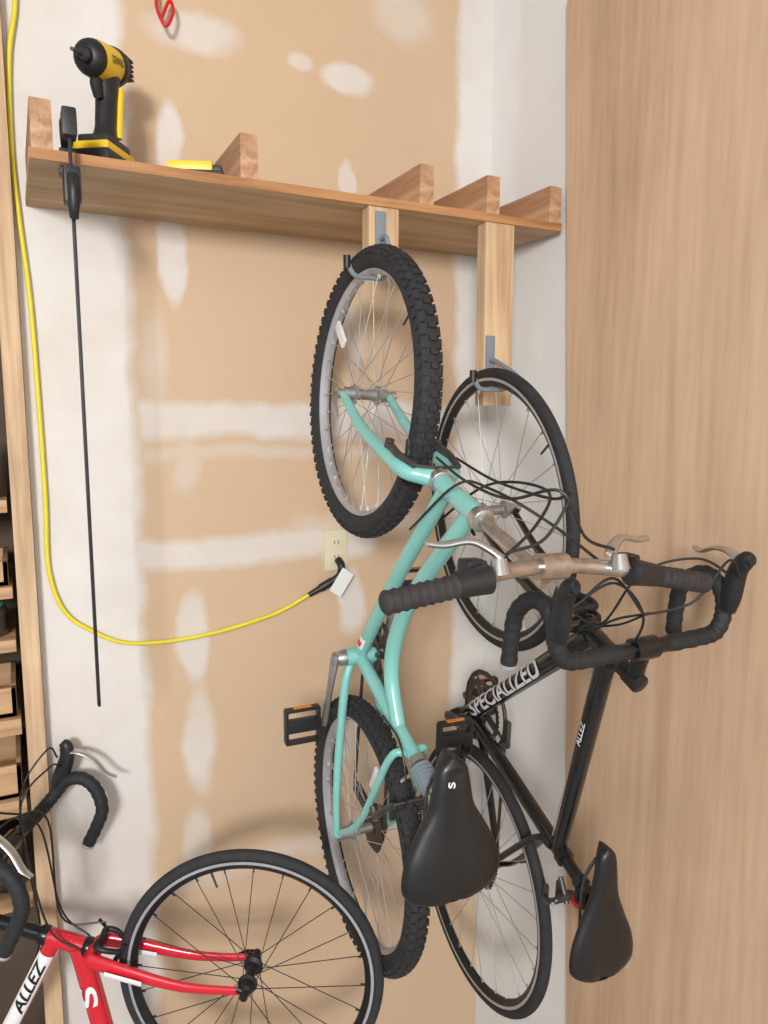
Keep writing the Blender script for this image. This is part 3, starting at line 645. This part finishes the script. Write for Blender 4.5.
WHITE=rgb(224,224,223)
S2=[('r',0,2.3,0.13,1.5,0.012,0.8),('e',-0.25,2.6,0.03,0.06,0.4,0.8),('r',-0.25,2.40,0.3,0.04,0.02,0.7),('e',-0.3,1.7,0.03,0.07,0.4,0.8)]
M['sidewall']=mudwall('drywall_side',WHITE,rgb(234,234,233),S2,'Y')
M['plain']=mat('garage_paint',rgb(203,202,200),0.85,var=0.05,scale=4)
M['recess']=mat('bare_sheathing',rgb(92,76,62),0.85,var=0.2,scale=6)
M['concrete']=mat('concrete',rgb(138,136,133),0.85,var=0.15,scale=6,bump=0.3,bscale=30)
M['ceil']=mat('ceiling_paint',rgb(214,214,214),0.9,var=0.03,scale=5)
HZ=3.72
quadwall('wall_back',-1.30,0.12,0.0,0.10,0,HZ,M['backwall'])
quadwall('wall_back_left',-5.0,-1.80,0.0,0.10,0,HZ,M['plain'])
quadwall('wall_right',0.0,0.12,-6.0,0.0,0,HZ,M['sidewall'])
quadwall('wall_left',-5.1,-5.0,-6.0,0.10,0,HZ,M['plain'])
quadwall('wall_recess',-1.85,-1.25,0.36,0.42,0,HZ,M['recess'])
quadwall('wall_recess_side',-1.85,-1.80,0.10,0.36,0,HZ,M['recess'])
quadwall('wall_recess_side_right',-1.30,-1.25,0.10,0.36,0,HZ,M['recess'])
quadwall('floor',-5.1,0.12,-6.0,0.42,-0.1,0.0,M['concrete'])
quadwall('ceiling',-5.1,0.12,-6.0,0.42,HZ,HZ+0.08,M['ceil'])

b=MB(); b.prism([(-0.352,3.432),(-0.515,0.001),(-2.78,0.001),(-2.78,3.432)],-0.019,-0.001,((0,0,0),(0,1,0),(0,0,1),(1,0,0)))
pp=b.finish('plywood_panel',M['panel'],angle=30)
top(pp,'tall light plywood sheet fixed upright on the side wall','plywood')
sp_=boxobj('stud',(-1.3225,0.012,HZ/2),(0.042,0.10,HZ-0.004),M['stud']); top(sp_,'bare fir stud standing at the edge of drywall','stud')

shz=[(2.20,0.03),(1.99,0.028),(1.86,0.03),(1.66,0.04),(1.45,0.04),(1.20,0.04)]
for i,(z,h) in enumerate(shz):
    o=boxobj('shelf_board',(-1.573,0.17,z-h/2),(0.44,0.34,h),M['endgrain']); top(o,'rough pine shelf board set in the open stud bay','shelf','shelf boards in the stud bay')
def bin_(x,y,z,w,dp,h,lab):
    e=MB(); th=0.012
    e.box((0,0,th/2),(w,dp,th),None,0.001)
    for sx in(-1,1): e.box((sx*(w/2-th/2),0,h/2),(th,dp,h),None,0.001)
    for sy in(-1,1): e.box((0,sy*(dp/2-th/2),h/2),(w,th,h),None,0.001)
    o=e.finish('wooden_bin',M['endgrain'],mw=Matrix.Translation((x,y,z)),angle=30); top(o,lab,'bin','wooden bins in the stud bay')
bin_(-1.455,0.13,1.66,0.19,0.22,0.075,'small open wooden bin on a rough shelf')
bin_(-1.455,0.13,1.45,0.19,0.22,0.085,'small open wooden bin on a rough shelf')
bin_(-1.455,0.13,1.99,0.19,0.22,0.06,'small open wooden bin on a rough shelf')
def jar(x,y,z,r,h,mb,ml,lab):
    b=MB(); b.lathe((0,0,0),(0,0,1),[(r*0.9,0),(r,0.006),(r,h*0.78),(r*0.8,h*0.88),(r*0.8,h*0.9)],24)
    j=b.finish('storage_jar',mb,mw=Matrix.Translation((x,y,z))); top(j,lab,'jar')
    b=MB(); b.lathe((0,0,0),(0,0,1),[(r*0.84,h*0.88),(r*0.88,h*0.885),(r*0.88,h),(r*0.8,h*1.01)],24); b.finish('lid',ml,j)
M['glassy']=mat('dark_jar',rgb(60,56,50),0.2,coat=0.5,var=0.2,scale=30)
M['green']=mat('green_lid',rgb(60,125,95),0.4)
jar(-1.41,0.07,1.86,0.042,0.085,M['glassy'],M['green'],'small dark jar with green lid on a shelf')
jar(-1.42,0.06,2.20,0.05,0.16,M['glassy'],M['satin'],'tall dark jar with black lid on a shelf')
jar(-1.41,0.07,1.20,0.05,0.15,M['glassy'],M['satin'],'wide dark jar with black lid on a shelf')

# ================================================================ overhead shelf
SB=2.873; ST=SB+0.02
sh=boxobj('shelf',(-0.6475,-0.18,(SB+ST)/2),(1.253,0.36,0.02),M['shelfply'],0.001); top(sh,'plywood shelf deck mounted high across the corner','shelf')
b=MB(); b.box((0,-0.1805,0),(1.253,0.0012,0.0195)); b.finish('edge_veneer',M['edgeply'],sh,label='darker sawn plywood edge')
for x,lab in((-1.250,'short fir joist at the open shelf end'),(-0.853,'reddish fir joist resting on the plywood shelf'),(-0.424,'fir joist resting on the plywood shelf'),(-0.235,'fir joist resting on the plywood shelf'),(-0.042,'fir joist against the side wall on the shelf')):
    o=boxobj('joist',(x,-0.182,ST+0.0445),(0.038,0.355,0.089),M['joist']); top(o,lab,'lumber','joists on the overhead shelf')
blk=boxobj('hanging_block',(-0.535,-0.337,SB-0.048),(0.076,0.038,0.096),M['stud']); top(blk,'short lumber block fixed under the shelf edge','lumber')
pst=boxobj('hanging_post',(-0.210,-0.337,SB-0.225),(0.085,0.038,0.45),M['stud']); top(pst,'lumber post hanging down from the shelf edge','lumber')

def hook(bx,z_base,rimpt,lab):
    """vinyl coated hook leaving the lumber at x=bx and passing under the rim at rimpt"""
    r=V(rimpt); b=MB(); xs=bx
    b.tube(spline([V((xs,-0.357,z_base)),V((xs,-0.39,z_base-0.004)),V((xs,r.y+0.035,r.z+0.02)),V((r.x+0.03,r.y+0.005,r.z-0.004)),V((r.x,r.y,r.z-0.0062)),V((r.x-0.04,r.y,r.z-0.004)),V((r.x-0.058,r.y,r.z+0.022))],6),0.0055,12)
    h=b.finish('bicycle_hook',M['hookgrey'],angle=60); top(h,lab,'hook','bicycle hooks')
    b=MB(); b.box(V((xs,-0.3587,z_base+0.02)),(0.026,0.005,0.085),None,0.001); b.finish('mounting_plate',M['hookgrey'],h)
    b=MB(); e=V((r.x-0.059,r.y,r.z+0.024)); b.tube([e-V((0,0,0.014)),e+V((0,0,0.012))],[0.008,0.008],12); b.finish('rubber_tip',M['blackp'],h)
tr=TM@(T@V((wb+R-0.04-0.016,0,0)))
hook(-0.545,2.80,tr,'grey vinyl bicycle hook on the short block')
br=BMW@(K['T']@V((K['wb']+K['R']-0.0435,0,0)))
hook(-0.236,2.535,br,'grey vinyl bicycle hook on the long post')

# ================================================================ bar clamp
cl=empty('bar_clamp',Matrix.Translation((-1.205,-0.395,2.896)),'black quick-grip bar clamp gripping the shelf edge','clamp')
b=MB(); b.box((0,0,-0.515),(0.006,0.017,1.14),None,0.001); b.finish('clamp_bar',M['darksteel'],cl)
b=MB(); b.box((0,-0.002,0.035),(0.026,0.04,0.05),None,0.006); b.tube([V((0,0.01,0.04)),V((0,0.05,0.032)),V((0,0.075,0.015))],[0.016,0.013,0.010],12); b.box((0,0.07,0.0035),(0.03,0.035,0.013),None,0.003); b.finish('fixed_jaw',M['blackp'],cl)
b=MB(); b.box((0,-0.002,-0.075),(0.03,0.042,0.065),None,0.006); b.tube([V((0,0.01,-0.055)),V((0,0.05,-0.050)),V((0,0.07,-0.042))],[0.016,0.013,0.010],12); b.box((0,0.07,-0.030),(0.03,0.035,0.013),None,0.003)
b.finish('sliding_jaw',M['blackp'],cl)
b=MB(); b.tube(spline([V((0,-0.018,-0.06)),V((0,-0.028,-0.085)),V((0,-0.024,-0.115)),V((0,-0.016,-0.135))],4),[0.011,0.010,0.010,0.008],12); b.finish('trigger_handle',M['blackp'],cl)

# ================================================================ impact driver standing on the shelf
dm=Matrix.Translation((-1.125,-0.22,ST))@Matrix.Rotation(math.radians(236),4,'Z')@Matrix.Scale(1.16,4)
dr=empty('impact_driver',dm,'yellow and black cordless impact driver standing on its battery','power tool')
HD=V((-0.004,0,0.200)); ha=V((1,0,-0.22)).normalized()
b=MB(); b.box((0.0,0,0.018),(0.115,0.075,0.036),None,0.007); b.finish('battery',M['blackp'],dr)
b=MB(); b.box((0.0,0,0.0425),(0.105,0.07,0.014),None,0.005); b.finish('battery_clip',M['yellow'],dr)
b=MB(); b.tube(spline([V((-0.008,0,0.05)),V((-0.012,0,0.09)),V((-0.02,0,0.14)),V((-0.02,0,0.185))],5),[0.030,0.021,0.022,0.028],18,flat=(1.1,0.85),up=(1,0,0)); b.box((-0.004,0,0.056),(0.085,0.058,0.02),None,0.006)
b.finish('handle',M['blackp'],dr)
for sg in(-1,1):
    b=MB(); b.tube(spline([V((-0.022,sg*0.0195,0.075)),V((-0.028,sg*0.0195,0.12)),V((-0.034,sg*0.0205,0.165))],4),0.006,8); b.finish('handle_accent',M['yellow'],dr)
b=MB(); b.lathe(HD,ha,[(0.012,-0.066),(0.026,-0.062),(0.031,-0.048),(0.032,-0.01),(0.032,0.022),(0.030,0.034)],24); b.finish('motor_housing',M['yellow'],dr,angle=30)
b=MB(); b.lathe(HD,ha,[(0.0300,0.033),(0.0305,0.036),(0.028,0.044),(0.020,0.052),(0.014,0.054),(0.013,0.066),(0.009,0.069)],24)
b.finish('gear_case',M['blackp'],dr,angle=30)
b=MB(); b.lathe(HD,ha,[(0.0325,-0.050),(0.034,-0.046),(0.034,-0.034),(0.0325,-0.030)],24)
for k in range(5): b.box(HD+V((-0.052,0,0.010-0.016+0.008*k)),(0.03,0.06,0.0035),None)
b.finish('vent_band',M['blackp'],dr,angle=30)
b=MB(); b.cyl(HD+ha*0.066,HD+ha*0.10,0.0035,seg=8); b.finish('driver_bit',M['steel'],dr)
b=MB(); b.tube(spline([V((0.014,0,0.17)),V((0.018,0,0.155)),V((0.01,0,0.135))],4),[0.009,0.010,0.008],12); b.finish('trigger',M['dark'],dr)
text_on_tube('DEWALT',HD+ha*0.02,-ha,(0,1,0.0),0.0325,0.048,0.013,M['blackdecal'],'lettering',dr)
bt=empty('battery_pack',Matrix.Translation((-0.945,-0.26,ST))@Matrix.Rotation(math.radians(-20),4,'Z'),'yellow and black tool battery pack lying on the shelf','battery')
b=MB(); b.box((0,0,0.011),(0.125,0.08,0.022),None,0.004); b.finish('base',M['blackp'],bt)
b=MB(); b.box((-0.006,0,0.030),(0.095,0.078,0.02),None,0.006); b.finish('cover',M['yellow'],bt)
b=MB(); b.box((0.050,0,0.027),(0.020,0.06,0.016),None,0.004); b.finish('latch',M['blackp'],bt)

# ================================================================ extension cord, outlet
YC=-0.011
cp=[(-1.262,YC,3.70),(-1.268,YC,3.50),(-1.27,YC,3.31),(-1.290,YC,3.18),(-1.296,YC,2.99),(-1.289,YC,2.84),(-1.277,YC,2.664),(-1.272,YC,2.434),(-1.270,YC,2.196),(-1.272,YC,2.03),(-1.245,YC,1.925),(-1.19,YC,1.868),(-1.091,YC,1.817),(-0.911,YC,1.812),(-0.715,YC,1.845),(-0.60,YC-0.004,1.893)]
cr_=empty('extension_cord',Matrix.Identity(4),'yellow extension cord draped down the wall to the outlet','cord')
b=MB(); b.tube(spline(cp,8),0.0054,12); b.finish('cable',M['yellowcord'],cr_,angle=70)
b=MB(); b.tube([V((-0.605,-0.015,1.891)),V((-0.575,-0.017,1.905)),V((-0.568,-0.018,1.909)),V((-0.535,-0.022,1.926))],[0.007,0.009,0.012,0.012],16)
b.tube(spline([V((-0.535,-0.022,1.926)),V((-0.515,-0.03,1.945)),V((-0.51,-0.03,1.97)),V((-0.512,-0.012,1.985))],5),[0.010,0.009,0.011,0.011],12); b.finish('plug',M['blackp'],cr_)
b=MB(); b.box((0,0,0),(0.045,0.0008,0.075),Matrix.Rotation(0.6,3,'Y')@Matrix.Rotation(0.15,3,'Z')); b.bm.transform(Matrix.Translation((-0.515,-0.045,1.925))); b.finish('paper_tag',M['paper'],cr_)
ol=empty('electrical_outlet',Matrix.Translation((-0.515,0,2.012)),'ivory duplex wall outlet on unpainted drywall','outlet')
b=MB(); b.box((0,-0.003,0),(0.072,0.006,0.117),None,0.0025); b.finish('cover_plate',M['ivory'],ol)
for sg in(-1,1):
    b=MB(); b.box((0,-0.007,sg*0.021),(0.034,0.004,0.028),None,0.0015); r_=b.finish('receptacle',M['ivory'],ol)
    for dx in(-0.006,0.006):
        b=MB(); b.box((dx,-0.0092,sg*0.021+0.003),(0.002,0.001,0.009)); b.finish('slot',M['dark'],r_)
b=MB(); z0=3.30
b.tube(spline([V((-0.955,-0.004,z0+0.12)),V((-0.965,-0.02,z0+0.09)),V((-0.972,-0.045,z0+0.04)),V((-0.955,-0.055,z0)),V((-0.935,-0.045,z0+0.04)),V((-0.94,-0.03,z0+0.07)),V((-0.958,-0.03,z0+0.03))],6),0.004,10)
o=b.finish('utility_hook',M['redwire']); top(o,'red vinyl-coated wire hook screwed into the wall','hook')

# ================================================================ light
def area(name,loc,target,sx,sy,power,col):
    l=bpy.data.lights.new(name,'AREA'); l.shape='RECTANGLE'; l.size=sx; l.size_y=sy; l.energy=power; l.color=col
    o=bpy.data.objects.new(name,l); scene.collection.objects.link(o); o.location=loc
    o.rotation_euler=(V(target)-V(loc)).to_track_quat('-Z','Y').to_euler(); return o
area('door_daylight',(-2.9,-4.3,3.2),(-0.5,-0.2,2.0),0.7,0.6,180,(1.0,0.99,0.975))
area('rear_fill',(-1.6,-5.6,3.0),(-0.6,0,2.0),3.5,1.2,30,(0.93,0.97,1.0))  # broad cool fill lamp added behind the camera; no window modelled
w=bpy.data.worlds.new('world'); scene.world=w; w.use_nodes=True
w.node_tree.nodes['Background'].inputs[0].default_value=(0.90,0.95,1.0,1); w.node_tree.nodes['Background'].inputs[1].default_value=0.88
scene.view_settings.view_transform='Standard'
scene.view_settings.exposure=-0.08

# ================================================================ camera
cam=bpy.data.cameras.new('camera'); co=bpy.data.objects.new('camera',cam); scene.collection.objects.link(co)
co.location=(-1.33,-1.95,2.40); co.rotation_euler=(math.radians(82.5),0,math.radians(-26.5))
cam.lens=740/1024*36; cam.sensor_width=36; cam.clip_start=0.05
scene.camera=co
